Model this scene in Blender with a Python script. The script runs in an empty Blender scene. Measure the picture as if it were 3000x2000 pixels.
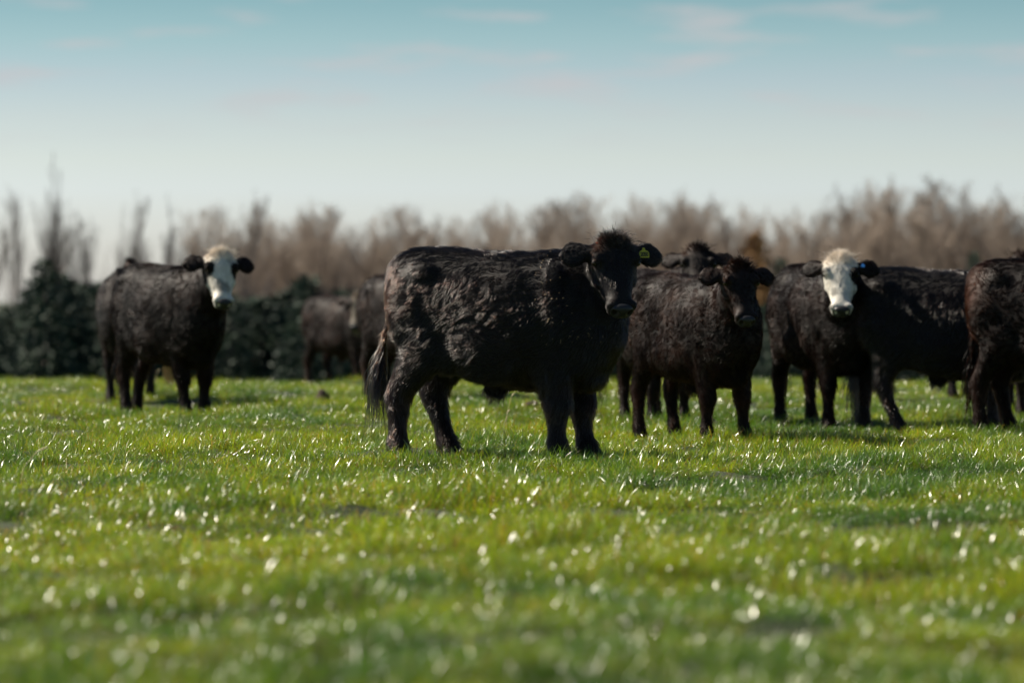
import bpy, bmesh, math, random
import numpy as np
from mathutils import Vector, Matrix, Euler

random.seed(7)
RNG = np.random.default_rng(11)
R = math.radians
scene = bpy.context.scene
COL = scene.collection

# ------------------------------------------------------------------ camera
FPX = 11250.0            # focal length in pixels of a 3000 px wide frame (135 mm)
HORIZ = 875.0
CAM_H = 0.939
cam_d = bpy.data.cameras.new('camera')
cam = bpy.data.objects.new('camera', cam_d); COL.objects.link(cam)
cam_d.sensor_width = 36.0; cam_d.lens = 135.0
cam.location = (0, 0, CAM_H)
cam.rotation_euler = (R(90) - math.atan((1000 - HORIZ) / FPX), 0, 0)
cam_d.clip_start = 0.1; cam_d.clip_end = 6000
cam_d.dof.use_dof = True; cam_d.dof.focus_distance = 23.9; cam_d.dof.aperture_fstop = 1.95
cam_d.dof.aperture_blades = 0
scene.camera = cam

# ------------------------------------------------------------------ world, sun
SUN_EL, SUN_BACK = 42.0, 15.0        # sun stands left of the frame, a little beyond the cattle
w = bpy.data.worlds.new('World'); scene.world = w; w.use_nodes = True
nt = w.node_tree; nt.nodes.clear()
def N(nt, t, **kw):
    n = nt.nodes.new(t)
    for k, v in kw.items(): setattr(n, k, v)
    return n
out = N(nt, 'ShaderNodeOutputWorld'); bg = N(nt, 'ShaderNodeBackground'); bg.inputs[1].default_value = 0.06
sky = N(nt, 'ShaderNodeTexSky', sky_type='NISHITA', sun_disc=False)
sky.sun_elevation = R(SUN_EL); sky.sun_rotation = R(-(90 - SUN_BACK)); sky.air_density = 1.0; sky.dust_density = 0.6; sky.ozone_density = 1.0
tc = N(nt, 'ShaderNodeTexCoord'); sep = N(nt, 'ShaderNodeSeparateXYZ')
nt.links.new(tc.outputs['Generated'], sep.inputs[0])
ramp = N(nt, 'ShaderNodeValToRGB')
mr = N(nt, 'ShaderNodeMapRange'); mr.inputs[1].default_value = 0.0; mr.inputs[2].default_value = 0.20
nt.links.new(sep.outputs['Z'], mr.inputs[0]); nt.links.new(mr.outputs[0], ramp.inputs[0])
SKY_STOPS = [(0.0, (1.013, 1.094, 1.401)), (0.141, (1.013, 1.094, 1.401)), (0.18, (0.973, 1.024, 1.222)), (0.233, (0.876, 0.915, 1.074)), (0.285, (0.753, 0.825, 0.974)), (0.337, (0.605, 0.76, 0.85)), (0.383, (0.494, 0.676, 0.745)), (0.55, (0.40, 0.58, 0.66)), (1.0, (0.30, 0.45, 0.53))]
cr = ramp.color_ramp
cr.elements[0].position = SKY_STOPS[0][0]; cr.elements[0].color = SKY_STOPS[0][1] + (1,)
cr.elements[1].position = SKY_STOPS[-1][0]; cr.elements[1].color = SKY_STOPS[-1][1] + (1,)
for p, c in SKY_STOPS[1:-1]:
    e = cr.elements.new(p); e.color = c + (1,)
mul = N(nt, 'ShaderNodeMixRGB', blend_type='MULTIPLY'); mul.inputs[0].default_value = 1
nt.links.new(sky.outputs[0], mul.inputs[1]); nt.links.new(ramp.outputs[0], mul.inputs[2])
# thin drifting clouds: stretched noise on the sky direction
mp = N(nt, 'ShaderNodeMapping'); mp.inputs['Scale'].default_value = (26, 26, 170); mp.inputs['Location'].default_value = (3.1, 0.4, 1.7)
nz = N(nt, 'ShaderNodeTexNoise'); nz.inputs['Scale'].default_value = 1.0; nz.inputs['Detail'].default_value = 4; nz.inputs['Roughness'].default_value = 0.5
nt.links.new(tc.outputs['Generated'], mp.inputs[0]); nt.links.new(mp.outputs[0], nz.inputs['Vector'])
cr2 = N(nt, 'ShaderNodeMapRange'); cr2.inputs[1].default_value = 0.54; cr2.inputs[2].default_value = 0.74; cr2.inputs[3].default_value = 0.0; cr2.inputs[4].default_value = 0.75
nt.links.new(nz.outputs[0], cr2.inputs[0])
mixc = N(nt, 'ShaderNodeMixRGB'); mixc.inputs[2].default_value = (4.9, 4.6, 4.7, 1)
zr = N(nt, 'ShaderNodeMapRange'); zr.inputs[1].default_value = 0.036; zr.inputs[2].default_value = 0.062
nt.links.new(sep.outputs['Z'], zr.inputs[0]); zm = N(nt, 'ShaderNodeMath', operation='MULTIPLY')
nt.links.new(zr.outputs[0], zm.inputs[0]); nt.links.new(cr2.outputs[0], zm.inputs[1]); nt.links.new(zm.outputs[0], mixc.inputs[0]); nt.links.new(mul.outputs[0], mixc.inputs[1])
nt.links.new(mixc.outputs[0], bg.inputs[0]); nt.links.new(bg.outputs[0], out.inputs[0])

sd = bpy.data.lights.new('sun', 'SUN'); sd.energy = 5.0; sd.angle = R(0.53); sd.color = (1.0, 0.90, 0.76)
sun = bpy.data.objects.new('sun', sd); COL.objects.link(sun)
S = Vector((-math.cos(R(SUN_EL)) * math.cos(R(SUN_BACK)), math.cos(R(SUN_EL)) * math.sin(R(SUN_BACK)), math.sin(R(SUN_EL))))
sun.rotation_euler = S.to_track_quat('Z', 'Y').to_euler(); sun.location = (-20, 0, 30)
vs = scene.view_settings
vs.view_transform = 'Standard'; vs.look = 'None'; vs.exposure = 1.0; vs.gamma = 1; vs.use_curve_mapping = False

# ------------------------------------------------------------------ helpers
def px(x, Y, y=None):
    """world X (and Z) seen at photo pixel x,y at distance Y"""
    X = (x - 1500) / FPX * Y
    if y is None: return X
    return X, CAM_H + (HORIZ - y) / FPX * Y
def ydist(yfeet): return CAM_H * FPX / (yfeet - HORIZ)

def hash3(i, j, k, seed=0):
    h = (i.astype(np.int64) * 73856093) ^ (j.astype(np.int64) * 19349663) ^ (k.astype(np.int64) * 83492791) ^ (seed * 2654435761)
    h = h & 0x7fffffff
    h = (h ^ (h >> 13)) * 1274126177 & 0x7fffffff
    h = (h ^ (h >> 16)) * 668265263 & 0x7fffffff
    return (h & 0xffffff) / float(0xffffff)
def vnoise(p, seed=0):
    """3-d value noise in 0..1, p is (n,3)"""
    f = np.floor(p); t = p - f; t = t * t * (3 - 2 * t); i = f.astype(np.int64)
    r = 0
    for a in (0, 1):
        for b in (0, 1):
            for c in (0, 1):
                wgt = (t[:, 0] if a else 1 - t[:, 0]) * (t[:, 1] if b else 1 - t[:, 1]) * (t[:, 2] if c else 1 - t[:, 2])
                r = r + wgt * hash3(i[:, 0] + a, i[:, 1] + b, i[:, 2] + c, seed)
    return r
def vvec(p, seed=0):
    return np.stack([vnoise(p, seed), vnoise(p, seed + 1), vnoise(p, seed + 2)], 1) * 2 - 1
def nrm(a): return a / np.maximum(np.linalg.norm(a, axis=-1, keepdims=True), 1e-9)
def smooth01(x, a, b):
    t = np.clip((x - a) / (b - a), 0, 1); return t * t * (3 - 2 * t)

def tag(o, label=None, cat=None, group=None, kind=None):
    if label: o['label'] = label
    if cat: o['category'] = cat
    if group: o['group'] = group
    if kind: o['kind'] = kind
    return o
def empty(name, loc=(0, 0, 0), rz=0.0, scale=1.0):
    o = bpy.data.objects.new(name, None); COL.objects.link(o)
    o.location = loc; o.rotation_euler = (0, 0, rz); o.scale = (scale,) * 3
    o.empty_display_size = 0.1
    return o
def mesh_obj(name, me, parent=None):
    o = bpy.data.objects.new(name, me); COL.objects.link(o)
    if parent: o.parent = parent
    return o
def np_mesh(name, verts, faces, mats=(), smooth=True):
    me = bpy.data.meshes.new(name)
    verts = np.asarray(verts, dtype=np.float32); faces = np.asarray(faces, dtype=np.int32)
    k = faces.shape[1]
    me.vertices.add(len(verts)); me.vertices.foreach_set('co', verts.ravel())
    me.loops.add(faces.size); me.loops.foreach_set('vertex_index', faces.ravel())
    me.polygons.add(len(faces)); me.polygons.foreach_set('loop_start', np.arange(len(faces), dtype=np.int32) * k)
    me.polygons.foreach_set('loop_total', np.full(len(faces), k, dtype=np.int32))
    if smooth: me.polygons.foreach_set('use_smooth', np.ones(len(faces), dtype=bool))
    me.update(calc_edges=True)
    for m in mats: me.materials.append(m)
    return me
def col_attr(me, name, cols):
    a = me.attributes.new(name, 'FLOAT_COLOR', 'POINT')
    c = np.ones((len(cols), 4), dtype=np.float32); c[:, :3] = cols
    a.data.foreach_set('color', c.ravel())

# ------------------------------------------------------------------ materials
def new_mat(name):
    m = bpy.data.materials.new(name); m.use_nodes = True
    return m, m.node_tree, m.node_tree.nodes['Principled BSDF']
def plain(name, col, rough=0.6, **kw):
    m, nt, b = new_mat(name)
    b.inputs['Base Color'].default_value = tuple(col) + (1,); b.inputs['Roughness'].default_value = rough
    for k, v in kw.items(): b.inputs[k].default_value = v
    return m

# grass blades: colour from a per-blade attribute times a per-tuft tint; thin and translucent
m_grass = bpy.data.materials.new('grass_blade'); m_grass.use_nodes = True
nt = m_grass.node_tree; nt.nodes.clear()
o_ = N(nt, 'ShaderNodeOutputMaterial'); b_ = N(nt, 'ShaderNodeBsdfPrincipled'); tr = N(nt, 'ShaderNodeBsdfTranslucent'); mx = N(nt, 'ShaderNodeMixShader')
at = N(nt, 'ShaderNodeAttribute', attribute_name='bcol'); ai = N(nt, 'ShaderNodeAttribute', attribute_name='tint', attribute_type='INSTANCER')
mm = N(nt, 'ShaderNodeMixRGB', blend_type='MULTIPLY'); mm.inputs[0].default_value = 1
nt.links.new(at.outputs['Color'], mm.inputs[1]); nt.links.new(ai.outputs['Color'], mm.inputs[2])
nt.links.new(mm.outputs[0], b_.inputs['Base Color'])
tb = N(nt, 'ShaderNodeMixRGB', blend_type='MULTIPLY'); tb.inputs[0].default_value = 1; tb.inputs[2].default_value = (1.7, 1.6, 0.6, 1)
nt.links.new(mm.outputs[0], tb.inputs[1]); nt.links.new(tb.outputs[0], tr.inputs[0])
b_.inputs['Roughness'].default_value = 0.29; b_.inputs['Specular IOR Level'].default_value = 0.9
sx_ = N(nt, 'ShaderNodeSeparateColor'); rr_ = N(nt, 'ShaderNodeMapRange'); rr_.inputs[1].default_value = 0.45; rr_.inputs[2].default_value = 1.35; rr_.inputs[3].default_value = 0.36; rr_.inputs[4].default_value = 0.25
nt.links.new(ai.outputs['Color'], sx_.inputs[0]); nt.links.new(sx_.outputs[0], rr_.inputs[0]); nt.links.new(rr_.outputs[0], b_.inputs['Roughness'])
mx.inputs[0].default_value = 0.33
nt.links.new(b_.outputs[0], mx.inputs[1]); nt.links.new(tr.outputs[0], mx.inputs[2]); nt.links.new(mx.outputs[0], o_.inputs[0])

def noise_mat(name, c1, c2, scale, rough=0.9, bump=0.0, c3=None):
    m, nt, b = new_mat(name)
    t = N(nt, 'ShaderNodeTexCoord'); n = N(nt, 'ShaderNodeTexNoise'); n.inputs['Scale'].default_value = scale; n.inputs['Detail'].default_value = 6
    nt.links.new(t.outputs['Object'], n.inputs['Vector'])
    r = N(nt, 'ShaderNodeValToRGB'); r.color_ramp.elements[0].color = tuple(c1) + (1,); r.color_ramp.elements[1].color = tuple(c2) + (1,)
    r.color_ramp.elements[0].position = 0.35; r.color_ramp.elements[1].position = 0.65
    if c3:
        e = r.color_ramp.elements.new(0.5); e.color = tuple(c3) + (1,)
    nt.links.new(n.outputs[0], r.inputs[0]); nt.links.new(r.outputs[0], b.inputs['Base Color']); b.inputs['Roughness'].default_value = rough
    if bump:
        bp = N(nt, 'ShaderNodeBump'); bp.inputs['Strength'].default_value = bump; bp.inputs['Distance'].default_value = 0.02
        nt.links.new(n.outputs[0], bp.inputs['Height']); nt.links.new(bp.outputs[0], b.inputs['Normal'])
    return m
m_ground = noise_mat('pasture_ground', (0.012, 0.018, 0.006), (0.026, 0.042, 0.010), 3.0, 0.95, 0.4, (0.02, 0.028, 0.008))
m_soil = noise_mat('dark_soil', (0.018, 0.010, 0.006), (0.05, 0.03, 0.018), 30, 0.9, 0.8)
m_bark = noise_mat('grey_brown_bark', (0.09, 0.075, 0.07), (0.17, 0.14, 0.125), 6, 0.9, 0.5)
m_twig = noise_mat('brown_twigs', (0.19, 0.15, 0.12), (0.33, 0.265, 0.205), 1.2, 0.85)
m_twig_dark = noise_mat('grey_twigs', (0.07, 0.065, 0.06), (0.13, 0.115, 0.105), 1.2, 0.85)
m_needle = noise_mat('evergreen_needles', (0.008, 0.026, 0.019), (0.026, 0.055, 0.026), 1.1, 0.7)
m_needle_y = noise_mat('dry_orange_leaves', (0.17, 0.085, 0.02), (0.26, 0.14, 0.04), 1.1, 0.8)
m_brush = noise_mat('dry_brush', (0.16, 0.12, 0.095), (0.28, 0.22, 0.18), 0.6, 0.9)
m_hide, nt, b = new_mat('hide')
a = N(nt, 'ShaderNodeAttribute', attribute_name='hide_col'); nt.links.new(a.outputs['Color'], b.inputs['Base Color'])
b.inputs['Roughness'].default_value = 0.65; b.inputs['Specular IOR Level'].default_value = 0.25
m_eye = plain('dark_eye', (0.01, 0.007, 0.005), 0.05)
m_lid = plain('eyelid', (0.012, 0.010, 0.010), 0.35)
m_hoof = noise_mat('hoof_horn', (0.02, 0.016, 0.013), (0.05, 0.04, 0.03), 20, 0.5)
m_nose, nt, b = new_mat('wet_nose')
b.inputs['Base Color'].default_value = (0.010, 0.011, 0.013, 1); b.inputs['Roughness'].default_value = 0.42; b.inputs['Specular IOR Level'].default_value = 0.4
vo = N(nt, 'ShaderNodeTexVoronoi'); vo.inputs['Scale'].default_value = 170; bp = N(nt, 'ShaderNodeBump'); bp.inputs['Strength'].default_value = 0.35; bp.inputs['Distance'].default_value = 0.002
t = N(nt, 'ShaderNodeTexCoord'); nt.links.new(t.outputs['Object'], vo.inputs['Vector']); nt.links.new(vo.outputs[0], bp.inputs['Height']); nt.links.new(bp.outputs[0], b.inputs['Normal'])
m_tag_y = plain('yellow_tag', (0.38, 0.35, 0.02), 0.5)
m_tag_b = plain('blue_tag', (0.02, 0.14, 0.42), 0.4)
m_ink = plain('black_ink', (0.01, 0.01, 0.01), 0.6)

def hair_mat(name, rough=0.11, rad=0.22, ior=1.28, fac=.64):
    m = bpy.data.materials.new(name); m.use_nodes = True; nt = m.node_tree; nt.nodes.clear()
    o = N(nt, 'ShaderNodeOutputMaterial'); h = N(nt, 'ShaderNodeBsdfHairPrincipled')
    h.model = 'CHIANG'; h.parametrization = 'COLOR'
    a = N(nt, 'ShaderNodeAttribute', attribute_name='hcol'); nt.links.new(a.outputs['Color'], h.inputs['Color'])
    h.inputs['Roughness'].default_value = rough; h.inputs['Radial Roughness'].default_value = rad
    h.inputs['IOR'].default_value = ior
    d = N(nt, 'ShaderNodeBsdfDiffuse'); mxs = N(nt, 'ShaderNodeMixShader'); lum = N(nt, 'ShaderNodeRGBToBW'); mrp = N(nt, 'ShaderNodeMapRange'); mrp.inputs[1].default_value = .05; mrp.inputs[2].default_value = .3; mrp.inputs[3].default_value = fac; mrp.inputs[4].default_value = .92
    nt.links.new(a.outputs['Color'], lum.inputs[0]); nt.links.new(lum.outputs[0], mrp.inputs[0]); nt.links.new(mrp.outputs[0], mxs.inputs[0])
    nt.links.new(a.outputs['Color'], d.inputs['Color'])
    nt.links.new(h.outputs[0], mxs.inputs[1]); nt.links.new(d.outputs[0], mxs.inputs[2]); nt.links.new(mxs.outputs[0], o.inputs[0])
    return m
m_hair = hair_mat('coat_hair')
m_hair_gloss = hair_mat('glossy_coat_hair', .10, .24, 1.52, .16)
HM = [m_hair]

# ------------------------------------------------------------------ ground
PITS = [(px(250, 19.0), 19.0, 0.42, 0.30, 0.10), (px(200, 18.0), 17.8, 0.35, 0.2, 0.07), (px(760, 33.5), 33.5, 0.8, 0.6, 0.09),
        (px(2150, 10.9), 10.9, 0.40, 0.30, 0.09), (px(2380, 14), 13.2, 0.3, 0.3, 0.06), (px(1450, 13), 12.4, 0.3, 0.25, 0.05),
        (px(60, 21.2), 21.4, 0.5, 0.5, 0.07), (px(1250, 21.2), 20.9, 0.8, 0.25, 0.06), (px(2780, 20), 20.6, 0.7, 0.35, 0.05),
        (px(700, 11.6), 11.6, 0.3, 0.25, 0.05), (px(1480, 36), 36, 1.2, 0.9, 0.06), (px(420, 10.2), 10.2, .25, .2, .07), (px(900, 10.0), 10.0, .22, .2, .07), (px(2900, 12.0), 12.0, .35, .25, .08), (px(1150, 14.5), 14.5, .3, .25, .06), (px(2500, 16.5), 16.5, .5, .25, .06), (px(1750, 15.5), 15.5, .35, .2, .05), (px(300, 26), 26, .6, .4, .07), (px(2500, 24), 24, .8, .3, .05), (px(700, 16.5), 15.8, 0.35, 0.3, 0.05)]
def base_z(Y):
    Y = np.asarray(Y, dtype=float)
    z = np.where(Y > 40, -0.0015 * (Y - 40) ** 2, 0.0)
    z = np.where(Y > 56.7, -0.418 - 0.05 * (Y - 56.7), z)
    t = smooth01(Y, 104, 124)
    return z * (1 - t) + np.minimum(z, -0.0) * 0 + t * (-3.1) if np.ndim(z) else float(z * (1 - t) - 3.1 * t)
def ground_z(X, Y):
    X = np.atleast_1d(np.asarray(X, dtype=float)); Y = np.atleast_1d(np.asarray(Y, dtype=float))
    z = base_z(Y) - 0.085
    P = np.stack([X, Y, np.zeros_like(X)], 1)
    f = np.clip((70 - Y) / 10, 0, 1)
    b = (vnoise(P * np.array([0.55, 0.75, 1]), 3) - 0.5) * 0.11 + (vnoise(P * np.array([1.6, 2.4, 1]), 5) - 0.5) * 0.085 + (vnoise(P * 5.0, 6) - 0.5) * 0.065
    z = z + b * f
    for (x0, y0, rx, ry, dep) in PITS:
        z = z - dep * np.exp(-(((X - x0) / rx) ** 2 + ((Y - y0) / ry) ** 2))
    return z
def gz(x, y): return float(ground_z(x, y)[0])

def grid_sheet(name, xs, ys):
    X, Y = np.meshgrid(xs, ys); n, m = X.shape
    Z = ground_z(X.ravel(), Y.ravel())
    V = np.stack([X.ravel(), Y.ravel(), Z], 1)
    i = np.arange(n * m).reshape(n, m)
    F = np.stack([i[:-1, :-1].ravel(), i[:-1, 1:].ravel(), i[1:, 1:].ravel(), i[1:, :-1].ravel()], 1)
    return np_mesh(name, V, F, [m_ground])
xs = np.concatenate([[-3000, -800, -250, -120, -60, -35, -22], np.arange(-15, 15.01, 0.16), [22, 35, 60, 120, 250, 800, 3000]])
ys = np.concatenate([[-300, -60, -15, -4, 0, 3], np.arange(5, 64, 0.16), np.arange(65, 130, 3), [150, 200, 300, 600, 1500, 4500]])
ground = mesh_obj('ground', grid_sheet('ground', xs, ys)); tag(ground, kind='structure')

# ------------------------------------------------------------------ grass: tufts instanced by geometry nodes as one stuff object
def tuft_mesh(seed, nb=230, rad=0.17, hmin=0.05, hmax=0.12):
    r = np.random.default_rng(seed)
    V = []; F = []; C = []
    for k in range(nb):
        rr = rad * math.sqrt(r.random()); a = r.random() * 6.283
        x0, y0 = rr * math.cos(a), rr * math.sin(a)
        h = r.uniform(hmin, hmax) * (1.0 if r.random() > 0.06 else 1.35); wd = r.uniform(0.0013, 0.0027)
        la = r.random() * 6.283; lean = abs(r.normal(0.6, 0.7)) ; curl = r.uniform(0.2, 2.8); twr = r.normal(0, .55)
        dx, dy = math.cos(la), math.sin(la); sx, sy = -dy, dx
        tw = r.uniform(-1.1, 1.1); sx, sy = sx * math.cos(tw) + dx * math.sin(tw), sy * math.cos(tw) + dy * math.sin(tw)
        g = r.random()
        if r.random() < 0.08: c = (0.28 + 0.1 * g, 0.22 + 0.08 * g, 0.10)
        elif r.random() < 0.1: c = (0.19, 0.15, 0.02)
        else: c = (0.095 + 0.15 * g, 0.20 + 0.15 * g, 0.010 + 0.010 * r.random())
        ns = 4; i0 = len(V); ang = lean * 0.5; cx, cy, cz = x0, y0, -0.01
        for s in range(ns):
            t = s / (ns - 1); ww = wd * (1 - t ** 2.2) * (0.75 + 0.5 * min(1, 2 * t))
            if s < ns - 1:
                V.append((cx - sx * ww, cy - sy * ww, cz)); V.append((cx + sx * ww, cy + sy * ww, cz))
                q = 0.55 + 0.45 * t  # painted shade: blade colour darkens towards the root, deep in the sward
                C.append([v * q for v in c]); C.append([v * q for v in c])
            else:
                V.append((cx, cy, cz)); C.append(c)
            st = (h + 0.01) / (ns - 1); ang += curl / ns; sx, sy = sx * math.cos(twr) - sy * math.sin(twr), sx * math.sin(twr) + sy * math.cos(twr)
            cx += dx * math.sin(ang) * st; cy += dy * math.sin(ang) * st; cz += math.cos(ang) * st
        for s in range(ns - 2):
            a0 = i0 + 2 * s; F.append((a0, a0 + 1, a0 + 3)); F.append((a0, a0 + 3, a0 + 2))
        a0 = i0 + 2 * (ns - 2); F.append((a0, a0 + 1, a0 + 2))
    me = np_mesh('grass_tuft', V, F, [m_grass], smooth=False)
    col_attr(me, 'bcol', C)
    return me
NT = 8
tufts = [bpy.data.objects.new('grass_tuft', tuft_mesh(100 + i, hmin=(0.045 if i < 6 else 0.03), hmax=(0.11 if i < 6 else 0.15))) for i in range(NT)]
def grass_points():
    P = []
    for (y0, y1, den) in ((5.5, 16, 42), (16, 34, 34), (34, 62, 20)):
        hw = 0.15 * y1 + 3.0; n = int((y1 - y0) * 2 * hw * den)
        X = RNG.uniform(-hw, hw, n); Y = RNG.uniform(y0, y1, n)
        k = np.abs(X) < 0.15 * Y + 2.6
        P.append(np.stack([X[k], Y[k]], 1))
    P = np.concatenate(P)
    P3 = np.stack([P[:, 0], P[:, 1], np.zeros(len(P))], 1)
    bare = vnoise(P3 * np.array([0.9, 1.3, 1]), 21)
    keep = RNG.random(len(P)) < np.clip(1.45 - smooth01(bare, 0.6, 0.95) * 0.9, 0, 1)
    P3 = P3[keep]
    P3[:, 2] = ground_z(P3[:, 0], P3[:, 1])
    return P3
gp = grass_points(); ng = len(gp)
gm = bpy.data.meshes.new('pasture_grass'); gm.vertices.add(ng); gm.vertices.foreach_set('co', gp.astype(np.float32).ravel())
P0 = gp * np.array([1, 1, 0])
hgt = 0.42 + 0.95 * vnoise(P0 * np.array([0.8, 1.2, 1]), 31) * (0.35 + 1.2 * vnoise(P0 * 4.2, 33)) + RNG.uniform(-.1, .15, ng)
rot = np.stack([RNG.normal(0, 0.10, ng), RNG.normal(0, 0.10, ng), RNG.uniform(0, 6.283, ng)], 1)
t1 = vnoise(P0 * np.array([0.5, 0.8, 1]), 41); t2 = vnoise(P0 * np.array([5.0, 4.0, 1]), 43); t3 = RNG.random(ng)
mixv = np.clip((0.38 * t1 + 0.42 * t2 + 0.2 * t3 - 0.34) * 3.3, 0, 1)[:, None]
tint = (1 - mixv) * np.array([0.38, 0.60, 0.80]) + mixv * np.array([1.50, 1.28, 0.95])
def addattr(me, name, typ, data, key):
    a = me.attributes.new(name, typ, 'POINT'); a.data.foreach_set(key, np.asarray(data, dtype=(np.int32 if typ == 'INT' else np.float32)).ravel())
addattr(gm, 'g_rot', 'FLOAT_VECTOR', rot, 'vector')
addattr(gm, 'g_scl', 'FLOAT_VECTOR', np.stack([0.8 + 0.3 * RNG.random(ng)] * 2 + [hgt], 1), 'vector')
addattr(gm, 'g_idx', 'INT', RNG.integers(0, NT, ng), 'value')
tt = np.ones((ng, 4)); tt[:, :3] = tint; addattr(gm, 'tint', 'FLOAT_COLOR', tt, 'color')
gm.materials.append(m_grass)
grass = mesh_obj('grass', gm)
tag(grass, 'short glossy green pasture grass covering the whole field', 'grass', kind='stuff')
ng_t = bpy.data.node_groups.new('grass_scatter', 'GeometryNodeTree'); ng_t.is_modifier = True
ng_t.interface.new_socket('Geometry', in_out='INPUT', socket_type='NodeSocketGeometry')
ng_t.interface.new_socket('Geometry', in_out='OUTPUT', socket_type='NodeSocketGeometry')
gi = N(ng_t, 'NodeGroupInput'); go = N(ng_t, 'NodeGroupOutput')
join = N(ng_t, 'GeometryNodeGeometryToInstance')
for t in tufts:
    oi = N(ng_t, 'GeometryNodeObjectInfo'); oi.inputs['Object'].default_value = t; oi.inputs['As Instance'].default_value = True
    ng_t.links.new(oi.outputs['Geometry'], join.inputs[0])
jn = N(ng_t, 'GeometryNodeJoinGeometry')
for n_ in [n for n in ng_t.nodes if n.bl_idname == 'GeometryNodeObjectInfo']:
    ng_t.links.new(n_.outputs['Geometry'], jn.inputs[0])
ng_t.nodes.remove(join)
def named(name, typ):
    n = N(ng_t, 'GeometryNodeInputNamedAttribute'); n.data_type = typ; n.inputs['Name'].default_value = name
    return n.outputs['Attribute']
mtp = N(ng_t, 'GeometryNodeMeshToPoints')
iop = N(ng_t, 'GeometryNodeInstanceOnPoints'); iop.inputs['Pick Instance'].default_value = True
ng_t.links.new(gi.outputs[0], mtp.inputs[0]); ng_t.links.new(mtp.outputs[0], iop.inputs['Points'])
ng_t.links.new(jn.outputs[0], iop.inputs['Instance']); ng_t.links.new(named('g_idx', 'INT'), iop.inputs['Instance Index'])
e2r = N(ng_t, 'FunctionNodeEulerToRotation'); ng_t.links.new(named('g_rot', 'FLOAT_VECTOR'), e2r.inputs[0])
ng_t.links.new(e2r.outputs[0], iop.inputs['Rotation']); ng_t.links.new(named('g_scl', 'FLOAT_VECTOR'), iop.inputs['Scale'])
ng_t.links.new(iop.outputs[0], go.inputs[0])
md = grass.modifiers.new('scatter', 'NODES'); md.node_group = ng_t

# ------------------------------------------------------------------ treeline
def tube_np(pts, rads, sides=4):
    pts = np.asarray(pts, float); n = len(pts)
    V = []; F = []
    for i in range(n):
        t = pts[min(i + 1, n - 1)] - pts[max(i - 1, 0)]; t /= max(np.linalg.norm(t), 1e-9)
        a = np.cross(t, [0.3, 1, 0.1]); a /= max(np.linalg.norm(a), 1e-9); b = np.cross(t, a)
        for s in range(sides):
            an = 6.283 * s / sides
            V.append(pts[i] + rads[i] * (math.cos(an) * a + math.sin(an) * b))
    for i in range(n - 1):
        for s in range(sides):
            s2 = (s + 1) % sides
            F.append((i * sides + s, i * sides + s2, (i + 1) * sides + s2, (i + 1) * sides + s))
    return V, F
class Acc:
    def __init__(s): s.V = []; s.F = []
    def add(s, V, F):
        o = len(s.V); s.V += [tuple(v) for v in V]; s.F += [tuple(i + o for i in f) for f in F]
    def mesh(s, name, mat, smooth=True): return np_mesh(name, s.V, s.F, [mat], smooth)
def bare_tree(seed, H=8.5, spread=1.0, dense=1.0, twig=None):
    r = random.Random(seed); trunk = Acc(); crown = Acc()
    def branch(p, d, L, rad, depth, acc):
        n = 5; pts = [np.array(p)]; dd = np.array(d, float)
        for i in range(n - 1):
            dd = dd + np.array([r.gauss(0, .10), r.gauss(0, .10), r.gauss(0.07, .05)]); dd /= np.linalg.norm(dd)
            pts.append(pts[-1] + dd * L / (n - 1))
        acc.add(*tube_np(pts, [rad * (1 - 0.8 * i / (n - 1)) for i in range(n)], 4 if depth < 1 else 3))
        if depth >= 3: return
        k = int({0: 30, 1: 9, 2: 8}[depth] * dense)
        for j in range(k):
            t = r.uniform(0.22 if depth == 0 else 0.15, 1.0); q = t * (n - 1); i = min(int(q), n - 2); pp = pts[i] + (pts[i + 1] - pts[i]) * (q - i)
            a = r.random() * 6.283; out_ = np.array([math.cos(a), math.sin(a), 0]); up = r.uniform(1.2, 2.6)
            nd = out_ * spread + np.array([0, 0, up]) + dd * 0.6; nd /= np.linalg.norm(nd)
            l2 = L * {0: 0.50, 1: 0.5, 2: 0.55}[depth] * (1.15 - 0.75 * t) * r.uniform(.7, 1.2)
            branch(pp, nd, l2, max(rad * 0.38 * (1.1 - 0.6 * t), 0.0055), depth + 1, crown)
    branch((0, 0, -0.1), (r.gauss(0, .03), r.gauss(0, .03), 1), H, 0.095, 0, trunk)
    return trunk.mesh('trunk', m_bark), crown.mesh('crown', twig or m_twig)
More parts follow.
